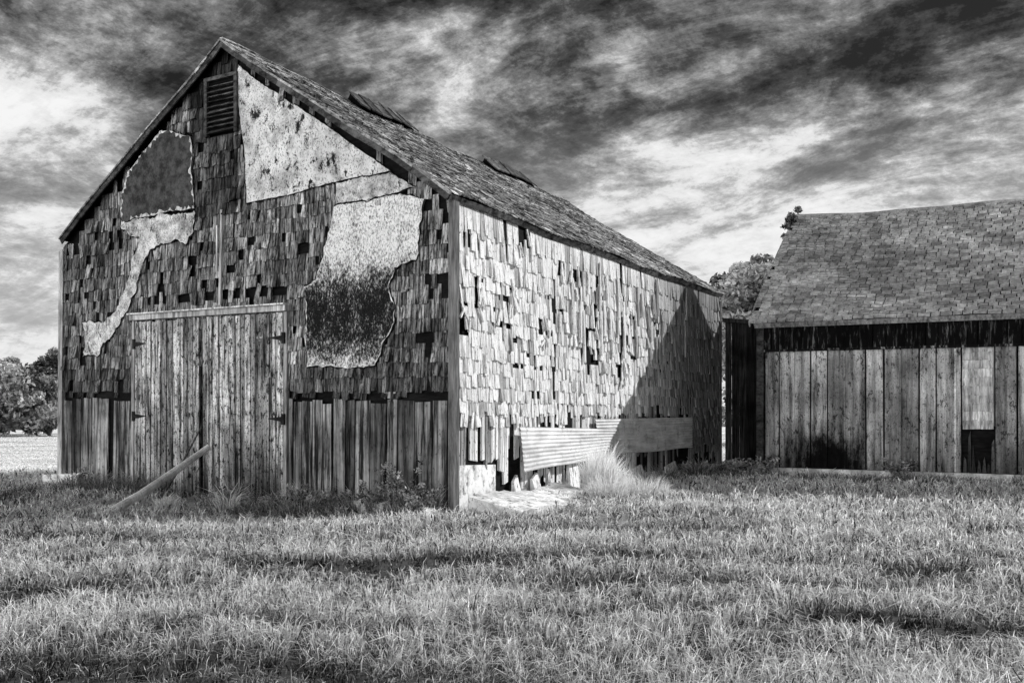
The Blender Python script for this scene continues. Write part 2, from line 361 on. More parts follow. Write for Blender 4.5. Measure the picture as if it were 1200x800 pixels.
def corr(c4,d,bulge,lab,nrib):
    b=B(bw); (s0,zb0),(s1,zb1),(s1b,zt1),(s0b,zt0)=c4; nu=24; nv=nrib*6
    g=[]
    for j in range(nv+1):
        r=[]
        for i in range(nu+1):
            u=i/nu; v=j/nv
            sb=s0+(s1-s0)*u; st=s0b+(s1b-s0b)*u; zb=zb0+(zb1-zb0)*u; zt=zt0+(zt1-zt0)*u
            zb+=.012*math.sin(u*9)
            s=sb+(st-sb)*v; z=zb+(zt-zb)*v
            dd=d+.0085*math.sin(v*nrib*2*math.pi)+bulge*(1-v)*(.7+.3*math.sin(u*4))+.006*math.sin(u*9+v*3)
            r.append(len(b.v)); b.v.append(G(s,z,dd))
        g.append(r)
    for j in range(nv):
        for i in range(nu):
            b.f.append((g[j][i],g[j][i+1],g[j+1][i+1],g[j+1][i])); b.t.append(1.); b.m.append(0)
    o=b.obj('corrugated_sheet',['metal'],barn,label=lab)
    for p in o.data.polygons: p.use_smooth=True
corr([(2.08,.55),(6.42,.72),(6.45,1.30),(2.0,1.40)],.13,.07,'sagging corrugated metal sheet nailed over the wall foot',10)
corr([(5.6,.72),(11.66,.72),(11.7,1.56),(5.4,1.53)],.09,.02,'corrugated metal sheet nailed along the wall foot',12)
b=B(bw); H=lambda u,z,d:(-W-d,u,z); K=lambda u,z,d:(-u,L+d,z)
planks(b,H,0,L,-.1,EH-.05,(.18,.3),tp,d0=-.05)
b.obj('outer_wall',['plank'],barn)
b=B(bw); planks(b,K,0.02,W-.02,-.1,lambda u:roofz(u+.12)-.15,(.18,.3),tp,d0=-.05); b.obj('rear_wall',['plank'],barn)
th=math.atan(S); sn,cs=math.sin(th),math.cos(th)
OV=.08
RLn=(W/2+OV)/cs
def RR(s,r,d):
    d=d+.02*math.sin(s*1.3+r*1.1)+.015*math.sin(s*3.1+2*r)
    return (OV-r*cs+d*sn, s, EH-OV*S+.06+r*sn+d*cs)
def RL(s,r,d):
    r=r*(1-.26/RLn)+.26
    x,y,z=RR(s,r,d); return (-W-x,y,z)
b=B(bw); random.seed(9)
for fr in (RR,RL):
    n=24
    for i in range(n):
        for j in range(8):
            s0=-.14+(L+.3)*i/n; s1=-.14+(L+.3)*(i+1)/n; r0=RLn*j/8;r1=RLn*(j+1)/8
            b.hexa([fr(s0,r0,-.05),fr(s1,r0,-.05),fr(s1,r1,-.05),fr(s0,r1,-.05),fr(s0,r0,0),fr(s1,r0,0),fr(s1,r1,0),fr(s0,r1,0)],.2,1)
def rmiss(u,z): return .10 if math.sin(u*1.7)*math.sin(z*2.3+1)>.6 else .025
rtone=lambda u,z: random.choice([.4,.75,.9,1,1.2,1.6])*R(.8,1.15)*(1.2 if math.sin(u*.8+z)>0 else .85)
shingles(b,RR,-.16,L+.2,-.03,RLn-.1,.15,(.1,.2),lambda u,z:True,rmiss,rtone,0,lift=(.012,.03),rot=.012,over=1.25,gap=.008,jz=.012)
shingles(b,RL,-.16,L+.2,-.03,RLn-.1,.25,(.15,.3),lambda u,z:True,rmiss,rtone,0,lift=(.012,.03),rot=.01,over=1.2)
s=-.16
while s<L+.1:
    w=R(.3,.5)
    for fr in (RR,RL): b.hexa([fr(s,RLn-.14,.02),fr(s+w-.01,RLn-.14,.02),fr(s+w-.01,RLn+.01,.02),fr(s,RLn+.01,.02),fr(s,RLn-.14,.04),fr(s+w-.01,RLn-.14,.04),fr(s+w-.01,RLn+.01,.04),fr(s,RLn+.01,.04)],R(.6,1.4),0)
    s+=w
roof=b.obj('roof',['roof','sheath'],barn)
for fr in (RR,RL):
    b=B(bw)
    for y0,y1,da,db,t in ((-.17,-.14,-.13,-.03,.7),(-.195,-.14,-.028,.01,2.6)):
        for j in range(14):
            r0=RLn*j/14+.0; r1=RLn*(j+1)/14-.004; q=R(-.02,.015)
            b.hexa([fr(y0,r0,da+q),fr(y1,r0,da+q),fr(y1,r1,da),fr(y0,r1,da),fr(y0,r0,db),fr(y1,r0,db),fr(y1,r1,db),fr(y0,r1,db)],t*R(.5,1.2))
    b.obj('rake_board',['rake'],roof)
b=B(bw)
for i in range(12):
    s0=-.14+(L+.24)*i/12; s1=-.14+(L+.24)*(i+1)/12-.01
    b.hexa([RR(s0,-.03,-.12),RR(s1,-.03,-.12),RR(s1,0,-.12),RR(s0,0,-.12),RR(s0,-.03,-.02),RR(s1,-.03,-.02),RR(s1,0,-.02),RR(s0,0,-.02)],R(.6,1.2))
b.obj('eave_board',['rake'],roof)
def rvent(s0,s1):
    b=B(bw); r0=RLn-.5; r1=RLn-.04
    b.hexa([RR(s0,r0,.03),RR(s1,r0,.03),RR(s1,r1,.03),RR(s0,r1,.03),RR(s0,r0,.09),RR(s1,r0,.08),RR(s1,r1,.17),RR(s0,r1,.18)],.3,1)
    n=6
    for i in range(n):
        a=s0-.08+(s1-s0+.16)*i/n; c=s0-.08+(s1-s0+.16)*(i+1)/n-.02; q=R(-.02,.03); o_=R(-.04,.04)
        b.hexa([RR(a,r0-.1+o_,.09+q),RR(c,r0-.1+o_,.09),RR(c,r1+.05,.19),RR(a,r1+.05,.195+q),RR(a,r0-.1+o_,.12+q),RR(c,r0-.1+o_,.12),RR(c,r1+.05,.22),RR(a,r1+.05,.225+q)],R(.3,1.2),0)
    b.obj('ridge_vent',['rake','sheath'],roof)
rvent(3.5,5.5); rvent(9.3,11.6)
# ------------------------------------------------------------------ SHED
shed=empty('shed',(6.245,23.0,0),ROT,'long low wooden shed with sagging shingled roof and grey board panels','shed')
SL=14.; KD=4.59; SE=4.01; SR=7.46
def sw(x,y,z):
    zz=z-.012*x*min(1,max(0,z/3.))
    if z>4: zz-=.03*x*min(1,(z-4)/3.7) + .18*math.sin(min(x,12)*.5)*min(1,(z-4)/2)*.6
    return (x+.01*math.sin(z*2),y,zz)
b=B(sw); random.seed(31)
b.face([F(-0.,-.2,-.06),F(-SL,-.2,-.06),F(-SL,SE,-.06),F(0,SE,-.06)],1,1)
FS=lambda u,z,d:(u,-d,z)
u=.14; k=0
while u<SL:
    w=random.choice([.36,.40,.44,.48]); 
    if u<4.59<u+w+.12: w=4.59-u
    if 4.55<u<5.2: u=5.25; continue
    t=[.75,1.1,.9,1.3,.6,1.,1.2,.8][k%8]*R(.9,1.1); k+=1
    if w>.03:
        q=R(-.01,.01); b.slabuv(FS,[(u+.018,.32),(u+w-.018,.32),(u+w-.018+q,3.2),(u+.018+q,3.2)],0,.03+R(0,.014),t,0)
        if k%3==0: b.slabuv(FS,[(u-.02,.33),(u+.02,.33),(u+.02,3.18),(u-.02,3.18)],.0,.062,t*1.3,0)
    u+=w
wallp=b.obj('front_wall',['shedp','sheath'],shed)
b=B(sw)
z=1.34
while z<3.15:
    e=min(z+.2,3.2); u=4.61
    while u<5.2:
        w=min(R(.2,.4),5.235-u); b.slabuv(FS,[(u,z+R(-.03,.02)),(u+w-.008,z+R(-.03,.02)),(u+w-.008,e),(u,e)],.02,[.045,.045,.024,.024],R(.8,1.3),0); u+=w
    z+=.196
b.slabuv(FS,[(4.6,1.40),(5.24,1.40),(5.24,3.2),(4.6,3.2)],-.02,.02,.6,0)
b.obj('patched_panel',['trim'],wallp,label='pale peeling panel above a broken opening')
b=B(sw)
for u_,zt in ((4.61,.62),(4.70,1.28),(4.79,.9),(4.9,.55),(5.0,.7),(5.09,.5),(5.17,1.1)):
    b.slabuv(FS,[(u_,.32),(u_+.085,.32),(u_+.06+R(-.04,.02),zt),(u_+.02,zt+R(-.25,.1))],-.03,.02,R(.15,.5))
b.obj('broken_boards',['shedp'],wallp,label='splintered dark boards in the opening')
b=B(sw); 
planks(b,FS,0,SL,3.24,3.95,(.15,.35),lambda:R(.5,1.3),0,0,.055,jb=.03)
b.slabuv(FS,[(0,3.2),(SL,3.2),(SL,3.255),(0,3.255)],0,.09,2.,0)
b.obj('eave_band',['peel'],shed)
b=B(sw); b.slabuv(FS,[(-.05,-.1),(.12,-.1),(.12,3.95),(-.05,3.95)],-.1,.1,.35,0); b.obj('corner_post',['rake'],shed)
b=B(sw); 
u=-.05
while u<SL: 
    w=R(1.5,3.); b.slabuv(FS,[(u,.02),(min(u+w,SL),.02),(min(u+w,SL),.31),(u,.31)],-.05,.09,R(.7,1.)); u+=w+.006
b.obj('sill_board',['conc'],shed)
SS=(SR-SE)/KD
b=B(sw); 
EW=lambda u,z,d:(-d,u,z); planks(b,EW,0.02,2*KD-.02,0,lambda u:SE+(KD-abs(min(u+.12,2*KD)-KD))*SS-.12,(.18,.3),lambda:R(.2,.8),d0=-.05)
b.obj('end_wall',['plank'],shed)
b=B(sw); EW2=lambda u,z,d:(SL+d,u,z); planks(b,EW2,0.02,2*KD-.02,0,lambda u:SE+(KD-abs(min(u+.12,2*KD)-KD))*SS-.12,(.18,.3),lambda:R(.2,.8),d0=-.05); b.obj('end_wall',['plank'],shed)
b=B(sw); RW=lambda u,z,d:(u,2*KD+d,z); planks(b,RW,0,SL,0,SE-.05,(.18,.3),lambda:R(.2,.8),d0=-.05); b.obj('rear_wall',['plank'],shed)
t2=math.atan(SS); s2,c2=math.sin(t2),math.cos(t2); RL2=(KD+.2)/c2
def SRf(u,r,d):
    d=d+.04*math.sin(u*.9+1)*math.sin(r*.8)+.012*math.sin(u*3+r*2)
    return (u,-.2+r*c2-d*s2,SE-.2*SS+.08+r*s2+d*c2)
def SRb(u,r,d):
    x,y,z=SRf(u,r,d); return (x,2*KD-y,z)
b=B(sw); random.seed(41)
for fr in (SRf,SRb):
    for i in range(20):
        for j in range(8):
            u0=-.18+(SL+.3)*i/20;u1=-.18+(SL+.3)*(i+1)/20;r0=RL2*j/8;r1=RL2*(j+1)/8
            b.hexa([fr(u0,r0,-.06),fr(u1,r0,-.06),fr(u1,r1,-.06),fr(u0,r1,-.06),fr(u0,r0,0),fr(u1,r0,0),fr(u1,r1,0),fr(u0,r1,0)],.3,1)
def st2(u,z): return random.choice([.6,.85,.95,1,1.12])*R(.92,1.08)*(1.1 if math.sin(u*.7+z*1.1)>0 else .9)
shingles(b,SRf,-.2,SL+.1,-.04,RL2-.12,.18,(.20,.29),lambda u,z:True,lambda u,z:0,st2,0,lift=(.045,.06),rot=.006,over=1.1,jz=.008,gap=.014)
shingles(b,SRb,-.2,SL+.1,-.04,RL2-.08,.25,(.25,.4),lambda u,z:True,lambda u,z:.01,lambda u,z:R(.6,1.2),0,lift=(.012,.03),rot=.01,over=1.2)
sroof=b.obj('roof',['roof2','sheath'],shed)
b=B(sw); u=-.2
while u<SL:
    w=R(.25,.32)
    for fr in (SRf,SRb): b.hexa([fr(u,RL2-.14,.02),fr(u+w-.004,RL2-.14,.02),fr(u+w-.004,RL2+.01,.02),fr(u,RL2+.01,.02),fr(u,RL2-.14,.055),fr(u+w-.004,RL2-.14,.055),fr(u+w-.004,RL2+.01,.055),fr(u,RL2+.01,.055)],R(.6,.9),0)
    u+=w
b.obj('ridge_cap',['roof2'],sroof)
for fr in (SRf,SRb):
    b=B(sw)
    for j in range(10):
        r0=RL2*j/10;r1=RL2*(j+1)/10-.003
        b.hexa([fr(-.235,r0,-.12),fr(-.205,r0,-.12),fr(-.205,r1,-.12),fr(-.235,r1,-.12),fr(-.235,r0,.03),fr(-.205,r0,.03),fr(-.205,r1,.03),fr(-.235,r1,.03)],R(.5,1.))
    b.obj('rake_board',['trim'],sroof)
b=B(sw)
for j in range(7):
    u0=SL*j/7-.1;u1=SL*(j+1)/7-.11
    b.hexa([SRf(u0,-.03,-.15),SRf(u1,-.03,-.15),SRf(u1,0,-.15),SRf(u0,0,-.15),SRf(u0,-.03,-.02),SRf(u1,-.03,-.02),SRf(u1,0,-.02),SRf(u0,0,-.02)],R(.4,.8))
b.obj('eave_board',['trim'],sroof)
link=B(None); random.seed(8)
def LK(u,z,d):
    o=.1+u; s_=14.55-d
    return (o*.861+s_*.509-1.0, -o*.509+s_*.861+15.3, z)
planks(link,LK,0,2.1,0,lambda u:4.5-.12*u,(.18,.3),lambda:R(.3,2.4),0,-.05,.02)
link.slabuv(LK,[(-.05,4.45),(2.15,4.2),(2.15,4.32),(-.05,4.57)],-.3,.12,1.5)
link.obj('link_wall',['burnt'],None,label='dark charred plank wall joining barn and shed',category='wall')
# ------------------------------------------------------------------ ground
def sn2(x,y,f,seed):
    r=np.random.default_rng(seed); t=0
    for k in range(7):
        a=r.uniform(0,6.28); ff=f*r.uniform(.6,1.7); t=t+np.sin((x*np.cos(a)+y*np.sin(a))*ff+r.uniform(0,6.28))
    return t/2.6
def hgt(x,y):
    x=np.asarray(x,float);y=np.asarray(y,float)
    h=.10/(1+np.exp(-(x-5)*1.2))/(1+np.exp(-(y-17)*1.2))
    h=h-.20*np.exp(-((x+4.5)/3.2)**2-((y-16.)/2.2)**2)
    near=np.exp(-(np.hypot(x,y-8)/25)**2)
    h=h+near*(.035*np.sin(x*1.3+y*.7)+.03*np.sin(y*1.9-x*.5+1)+.015*np.sin(x*3.1+2)*np.sin(y*2.7))
    return h
gx=np.unique(np.concatenate([np.linspace(-30,30,121),np.linspace(-900,900,37)])); gy=np.unique(np.concatenate([np.linspace(-10,60,141),np.linspace(-300,1500,37)]))
X,Y=np.meshgrid(gx,gy); Zg=hgt(X,Y)
me=bpy.data.meshes.new('ground'); nx,ny=len(gx),len(gy)
vv=np.stack([X.ravel(),Y.ravel(),Zg.ravel()],1); ff=[(j*nx+i,j*nx+i+1,(j+1)*nx+i+1,(j+1)*nx+i) for j in range(ny-1) for i in range(nx-1)]
me.from_pydata(vv.tolist(),[],ff)
gm,nt,bs,out=newmat('meadow_soil')
n1=noise(nt,mapping(nt,(.25,1,1)),.35,8,.7); n2=noise(nt,mapping(nt,(1,1,1)),24,5,.7)
spg=N(nt,'ShaderNodeSeparateXYZ'); nt.links.new(mapping(nt,(1,1,1)),spg.inputs[0])
far=ramp(nt,mth(nt,'DIVIDE',spg.outputs['Y'],100),[(.1,.08),(.26,1.)])
c=mth(nt,'MULTIPLY',ramp(nt,n1,[(.42,.45),(.5,1.)]),ramp(nt,n2,[(.35,.6),(.6,1.)]))
nt.links.new(mth(nt,'MULTIPLY',c,far),bs.inputs['Base Color']); me.materials.append(gm)
for p in me.polygons: p.use_smooth=True
g=bpy.data.objects.new('ground',me); COL.objects.link(g); g['kind']='structure'; g['label']='rough grassy meadow around the barn'
def blademesh(name,pos,h,w,ang,lean,la,tone,mat):
    n=len(h); px,py,pz=pos.T
    dx,dy=np.cos(ang)*w/2,np.sin(ang)*w/2; lx,ly=np.cos(la),np.sin(la)
    V=np.zeros((n,5,3))
    V[:,0]=np.stack([px-dx,py-dy,pz],1); V[:,1]=np.stack([px+dx,py+dy,pz],1)
    mx=px+lx*lean*h*.3; my=py+ly*lean*h*.3; mz=pz+h*.58
    V[:,2]=np.stack([mx-dx*.8,my-dy*.8,mz],1); V[:,3]=np.stack([mx+dx*.8,my+dy*.8,mz],1)
    V[:,4]=np.stack([px+lx*lean*h,py+ly*lean*h,pz+h*np.clip(1-.35*lean,.3,1)],1)
    base=np.arange(n)[:,None]*5
    li=(base+np.array([0,1,3,2,2,3,4])[None]).ravel()
    ls=(np.arange(n)[:,None]*7+np.array([0,4])[None]).ravel()
    me=bpy.data.meshes.new(name); me.vertices.add(n*5); me.loops.add(n*7); me.polygons.add(n*2)
    me.vertices.foreach_set('co',V.ravel()); me.loops.foreach_set('vertex_index',li.astype(np.int32)); me.polygons.foreach_set('loop_start',ls.astype(np.int32))
    tt=np.stack([tone*.5,np.clip(tone*1.4,0,1)],1).ravel()
    a=me.attributes.new('tone','FLOAT','FACE'); a.data.foreach_set('value',tt)
    me.update(calc_edges=True); me.validate(); me.materials.append(M[mat])
    o=bpy.data.objects.new(name,me); COL.objects.link(o); return o
def inbuild(x,y):
    rx=x+1.0; ry=y-15.3; o=rx*.861-ry*.509; s_=rx*.509+ry*.861
    a=(o<.02)&(o>-W-.02)&(s_>-.02)&(s_<L+.1)
    rx=x-6.245; ry=y-23; o=rx*.861-ry*.509; s_=rx*.509+ry*.861
    c=(o>-.05)&(o<SL)&(s_>-.08)&(s_<2*KD)
    return a|c
n=400000
yy=np.exp(rng.uniform(np.log(4.3),np.log(75),n)); xx=rng.uniform(-1,1,n)*(.70*yy+1.5)
k=~inbuild(xx,yy); xx,yy=xx[k],yy[k]
cs_=np.clip(.22+.012*yy,.2,.6)
cellx=np.round(xx/cs_+.6*sn2(yy,xx,3,11))*cs_; celly=np.round(yy/cs_+.6*sn2(xx,yy,3,12))*cs_
hsh=np.modf(np.abs(np.sin(np.round(cellx,2)*127.1+np.round(celly,2)*311.7)*43758.5))[0]
hs2=np.modf(hsh*97.3)[0]
pull=rng.uniform(0,.55,len(xx))*(yy<22); xx=xx+(cellx-xx)*pull; yy=yy+(celly-yy)*pull; n=len(xx)
clump=sn2(xx,yy,2.6,1)*.4+sn2(xx,yy,7.,2)*.5+(hsh-.5)*1.9
patchn=sn2(xx*.45,yy*1.5,.9,3)
dark=np.clip((patchn-.7)*1.5,0,.8)
for cx_,cy_,rx_,ry_,am in ((-1.7,9.6,1.6,.42,1.6),(-3.6,9.9,1.2,.35,1.),(2.4,8.5,1.7,.36,1.6),(3.2,6.6,1.1,.28,1.6),(1.2,9.9,1.6,.35,1.),(-4.,8.0,1.3,.28,.9),(4.7,9.4,1.2,.33,1.),(-1.5,6.6,.9,.22,.8),(.8,7.3,.9,.2,.7),(6.5,12.5,2.2,.55,.8),(1.5,12.8,2.2,.5,.7),(-5.5,11.6,1.7,.45,.8),(4.6,7.5,1.,.2,.7)):
    dark=np.maximum(dark,am*np.exp(-((xx-cx_+.35*sn2(xx,yy,2,5))/rx_)**2-((yy-cy_+.2*sn2(xx,yy,2.5,6))/ry_)**2))
dark=np.clip(dark,0,1)  # hollows: their shade is painted as darker blade tone, blades also shorter
h=(.10+.05*np.clip(clump,-2,2)+rng.gamma(2,.024,n))*(1-.6*dark)
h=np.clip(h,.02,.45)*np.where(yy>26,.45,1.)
w=np.clip(.00105*yy,.0045,.05)*rng.uniform(.5,1.7,n)
tone=.70+.16*clump-.80*dark+rng.normal(0,.22,n)+(hs2-.5)*.3
tone=np.where(rng.random(n)<.2*(1-dark),rng.uniform(.9,1,n),tone); tone=np.where(rng.random(n)<.15,rng.uniform(0,.12,n),tone)
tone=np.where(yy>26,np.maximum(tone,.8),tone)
tone=np.clip(tone,.0,1)
lean=np.where(rng.random(n)<.3,rng.uniform(1.,2.2,n),rng.uniform(.1,1.2,n))
grass=blademesh('grass',np.stack([xx,yy,hgt(xx,yy)-.01],1),h,w,rng.uniform(0,6.28,n),lean,rng.uniform(0,6.28,n),tone,'grass')
grass['kind']='stuff'; grass['label']='rough tufted meadow grass with pale dry blades'; grass['category']='grass'
# ------------------------------------------------------------------ weeds
def tuft(name,x,y,ht,rad,n,mat,lab,cat='weed',t=(.4,1),lean=(.1,.8),wd=(.006,.014)):
    r=rng; a=r.uniform(0,6.28,n); rr=rad*np.sqrt(r.random(n))
    px,py=rr*np.cos(a),rr*np.sin(a); hh=ht*r.uniform(.35,1,n)*(1-.4*(rr/rad)**2)
    z0=float(hgt(x,y))
    o=blademesh(name,np.stack([px,py,px*0-.02],1),hh,r.uniform(*wd,n),r.uniform(0,6.28,n),r.uniform(*lean,n),a+r.normal(0,.6,n),r.uniform(*t,n),mat)
    o.location=(x,y,z0); o['label']=lab; o['category']=cat; o['group']='weeds along the building walls'; return o
def leafcloud(cent,rad,nleaf,size,tonebase,flat=.8):
    m=len(cent); idx=rng.integers(0,m,nleaf)
    d=rng.normal(0,1,(nleaf,3)); d/=np.linalg.norm(d,axis=1)[:,None]; rr=rng.random(nleaf)**.5
    P=cent[idx]+d*rr[:,None]*rad[idx][:,None]*np.array([1,1,flat])
    a=rng.normal(0,1,(nleaf,3)); a/=np.linalg.norm(a,axis=1)[:,None]; b_=np.cross(a,rng.normal(0,1,(nleaf,3))); b_/=np.linalg.norm(b_,axis=1)[:,None]
    s=size*rng.uniform(.6,1.4,nleaf)[:,None]
    V=np.stack([P-a*s,P+b_*s*.5,P+a*s,P-b_*s*.5],1)
    T=np.clip(tonebase[idx]+rng.normal(0,.15,nleaf),.02,1)
    return V.reshape(-1,3),T
def leafobj(name,V,T,mat,parent=None):
    n=len(T); me=bpy.data.meshes.new(name); me.vertices.add(n*4); me.loops.add(n*4); me.polygons.add(n)
    me.vertices.foreach_set('co',V.ravel()); me.loops.foreach_set('vertex_index',np.arange(n*4,dtype=np.int32)); me.polygons.foreach_set('loop_start',(np.arange(n)*4).astype(np.int32))
    a=me.attributes.new('tone','FLOAT','FACE'); a.data.foreach_set('value',T); me.update(calc_edges=True); me.validate(); me.materials.append(M[mat])
    o=bpy.data.objects.new(name,me); COL.objects.link(o)
    if parent:o.parent=parent
    return o
def tube(b,pts,rads,tone=1,ns=8,mat=0):
    rings=[]
    for i,(p,r) in enumerate(zip(pts,rads)):
        p=Vector(p); q=Vector(pts[min(i+1,len(pts)-1)])-Vector(pts[max(i-1,0)]); q.normalize()
        u=q.orthogonal().normalized(); v=q.cross(u); ring=[]
        for k in range(ns):
            a=2*math.pi*k/ns; ring.append(len(b.v)); b.v.append(tuple(p+(u*math.cos(a)+v*math.sin(a))*r))
        rings.append(ring)
    for i in range(len(rings)-1):
        for k in range(ns):
            b.f.append((rings[i][k],rings[i][(k+1)%ns],rings[i+1][(k+1)%ns],rings[i+1][k])); b.t.append(tone); b.m.append(mat)
    for ring in (rings[0][::-1],rings[-1]): b.f.append(tuple(ring)); b.t.append(tone); b.m.append(mat)
def bl(o,s_):
    return (-1.0+o*.861+s_*.509, 15.3-o*.509+s_*.861)
def fl(u,d): return bl(-u,-d)
x,y=bl(.9,3.9); tuft('tall_grass_clump',x,y,1.5,.35,1300,'straw','tall bright dry grass clump by the barn wall',lean=(.02,.45),t=(.6,1))
x,y=bl(.9,4.6); tuft('tall_grass_clump',x,y,.95,.35,700,'straw','tall dry grass clump by the barn wall',lean=(.1,.7),t=(.5,1))
x,y=bl(1.4,3.1); tuft('tall_grass_clump',x,y,.7,.4,600,'straw','tall dry grass clump by the barn wall',lean=(.1,.9),t=(.3,1))
x,y=bl(1.7,4.2); tuft('tall_grass_clump',x,y,.65,.5,700,'straw','tall dry grass clump by the barn wall',lean=(.1,.9),t=(.3,1))
x,y=bl(.8,6.3); tuft('tall_grass_clump',x,y,.5,.6,400,'straw','tall dry grass clump by the barn wall',lean=(.1,.9),t=(.1,.9))
x,y=fl(4.3,1.0); tuft('straw_tuft',x,y,.8,.14,110,'straw','pale dead grass tuft before the barn doors',lean=(.3,1.1),t=(.8,1),wd=(.012,.028))
x,y=fl(5.6,1.3); tuft('straw_tuft',x,y,.5,.2,90,'straw','pale dead grass tuft before the barn doors',lean=(.3,1.1),t=(.4,1),wd=(.01,.022))
rr=random.Random(4)
for i in range(92):
    if i<34: u=rr.uniform(.2,9.6); x,y=fl(u,rr.uniform(.2,1.1)); hh=rr.uniform(.35,.85)
    elif i<48: x,y=bl(rr.uniform(.3,1.1),rr.uniform(5,13)); hh=rr.uniform(.35,.8)
    elif i<70:
        w_=rr.uniform(-1.6,8); q=rr.uniform(.3,1.1); x=6.245+w_*.861-q*.509; y=23-w_*.509-q*.861; hh=rr.uniform(.25,.45)
    else: x,y=fl(rr.uniform(7.,12.5),rr.uniform(.9,3.2)); hh=rr.uniform(.3,.5)
    tuft('weed_tuft',x,y,hh,rr.uniform(.2,.5),170,'weed','dark straggly weeds at the foot of the wall',t=(.02,.6 if i>=70 else .9),lean=(.2,1.2),wd=(.006,.016))
def bush(x,y,ht,rad,lab,nleaf=700,ls=.035,mat='weed'):
    o=empty('leafy_weed',(x,y,float(hgt(x,y))),0,lab,'weed',group='weeds along the building walls')
    b=B(); C=[]
    for k in range(14):
        a=rr.uniform(0,6.28); t=rr.uniform(.3,1)*rad; top=(math.cos(a)*t,math.sin(a)*t,ht*rr.uniform(.5,1))
        tube(b,[(0,0,-.03),(top[0]*.35,top[1]*.35,top[2]*.5),top],[.008,.006,.003],.6,5)
        for q in range(5):
            f=.3+.7*q/4; C.append((top[0]*f*f,top[1]*f*f,top[2]*f))
    b.obj('stem',['bark'],o)
    C=np.array(C); V,T=leafcloud(C,np.full(len(C),.09),nleaf,ls,rng.uniform(.1,.8,len(C))); leafobj('foliage',V,T,mat,o)
x,y=fl(.55,.55); bush(x,y,.9,.6,'leafy dark weed growing at the barn corner',1000,.028)
x,y=fl(1.3,.5); bush(x,y,.6,.4,'leafy dark weed growing at the barn corner',600,.028)
x,y=fl(.1,.9); bush(x,y,.5,.4,'leafy dark weed growing at the barn corner',600,.028)
for u_,hh in ((2.3,.4),(2.9,.5),(3.4,.35),(4.9,.4),(9.,.5)):
    x,y=fl(u_,.6); bush(x,y,hh,.4,'low leafy weed before the plank wall')
for w_ in (-1.4,-.9,-.3,.3,3.4): bush(6.245+w_*.861-.55*.509-.1,23-w_*.509-.55*.861,rr.uniform(.4,.6),.45,'leafy weed in seed beside the shed wall',700,.04)
v=empty('vine',(0,0,0),0,'leafy vine climbing over the end of the shed roof','vine')
def shl(px,py,pz): x_,y_,z_=sw(px,py,pz); return np.array([6.245+x_*.861+y_*.509,23-x_*.509+y_*.861,z_])
C=np.array([shl(-.2,KD,SR) for k in range(14)])
for i in range(len(C)):
    q=R(-.1,1.0); C[i]=shl(-.25+R(-.1,.12),KD-q,SR-q*SS+R(-.02,.25))
V,T=leafcloud(C,np.full(len(C),.13),1100,.05,rng.uniform(.0,.5,len(C))); leafobj('foliage',V,T,'weed',v)
b=B(); tube(b,[tuple(shl(-.28,KD-1.2,.1)),tuple(shl(-.33,KD-1,3)),tuple(shl(-.3,KD-.6,6.3)),tuple(shl(-.28,KD-.1,SR+.15))],[.03,.025,.02,.01]); b.obj('stem',['bark'],v)
def tree(name,x,y,ht,cr,lab,nl=9000,ls=.2,mat='leaf',trunkfrac=.3,seed=1,nclump=70,tb=(.05,.9)):
    rs=np.random.default_rng(seed); o=empty(name,(x,y,0),0,lab,'tree')
    b=B(); r0=ht*.028; cz=ht*(trunkfrac+ (1-trunkfrac)*.5)
    tube(b,[(0,0,-.2),(.05*ht*.2,0,ht*trunkfrac),(0,.1,ht*.75)],[r0*1.2,r0,r0*.3],.8,9)
    C=[];
    for k in range(nclump):
        d=rs.normal(0,1,3); d/=np.linalg.norm(d); rr_=rs.uniform(.45,1.)
        c=np.array([d[0]*cr*rr_,d[1]*cr*rr_,cz+d[2]*(ht-cz)*.92*rr_]); C.append(c)
        if k%5==0:
            tube(b,[(0,0,ht*trunkfrac*rs.uniform(.7,1.5)),tuple(c*np.array([.5,.5,.85])),tuple(c)],[r0*.5,r0*.3,r0*.08],.8,6)
    b.obj('trunk',['bark'],o)
    C=np.array(C); V,T=leafcloud(C,rs.uniform(.18,.34,nclump)*cr,nl,ls,rs.uniform(*tb,nclump),.7); leafobj('crown',V,T,mat,o)
tree('tree',12.0,45,9.6,3.1,'leafy tree standing behind the shed',24000,.14,seed=2,tb=(.1,.9),nclump=90)
tree('tree',16.5,50,8.2,3.,'leafy tree standing behind the shed',9000,.15,seed=6)
tree('tree',-40,71,6.0,4.2,'rounded leafy tree at the field edge',26000,.2,trunkfrac=.02,seed=3,nclump=120,tb=(.1,.9))
tree('tree',-36.6,72,4.6,3.2,'low bushy tree at the field edge',16000,.18,trunkfrac=.02,seed=4,tb=(.1,.9))
tree('tree',-39.0,80,7.6,3.2,'taller dark tree at the field edge',14000,.2,trunkfrac=.05,seed=5,tb=(.0,.4))
tree('tree',-46.5,73,6.8,4.2,'rounded leafy tree at the field edge',14000,.2,trunkfrac=.05,seed=8)
nC=500; cx=np.concatenate([rng.uniform(-160,200,nC)]); C=np.stack([cx,130+rng.uniform(-8,8,nC),rng.uniform(.5,4.2,nC)*(1+.4*np.sin(cx*.13))],1)
V,T=leafcloud(C,rng.uniform(1.5,3,nC),26000,.5,rng.uniform(.05,.6,nC)); o=leafobj('treeline',V,T,'leaf'); o['kind']='stuff'; o['label']='distant line of trees beyond the field'; o['category']='trees'
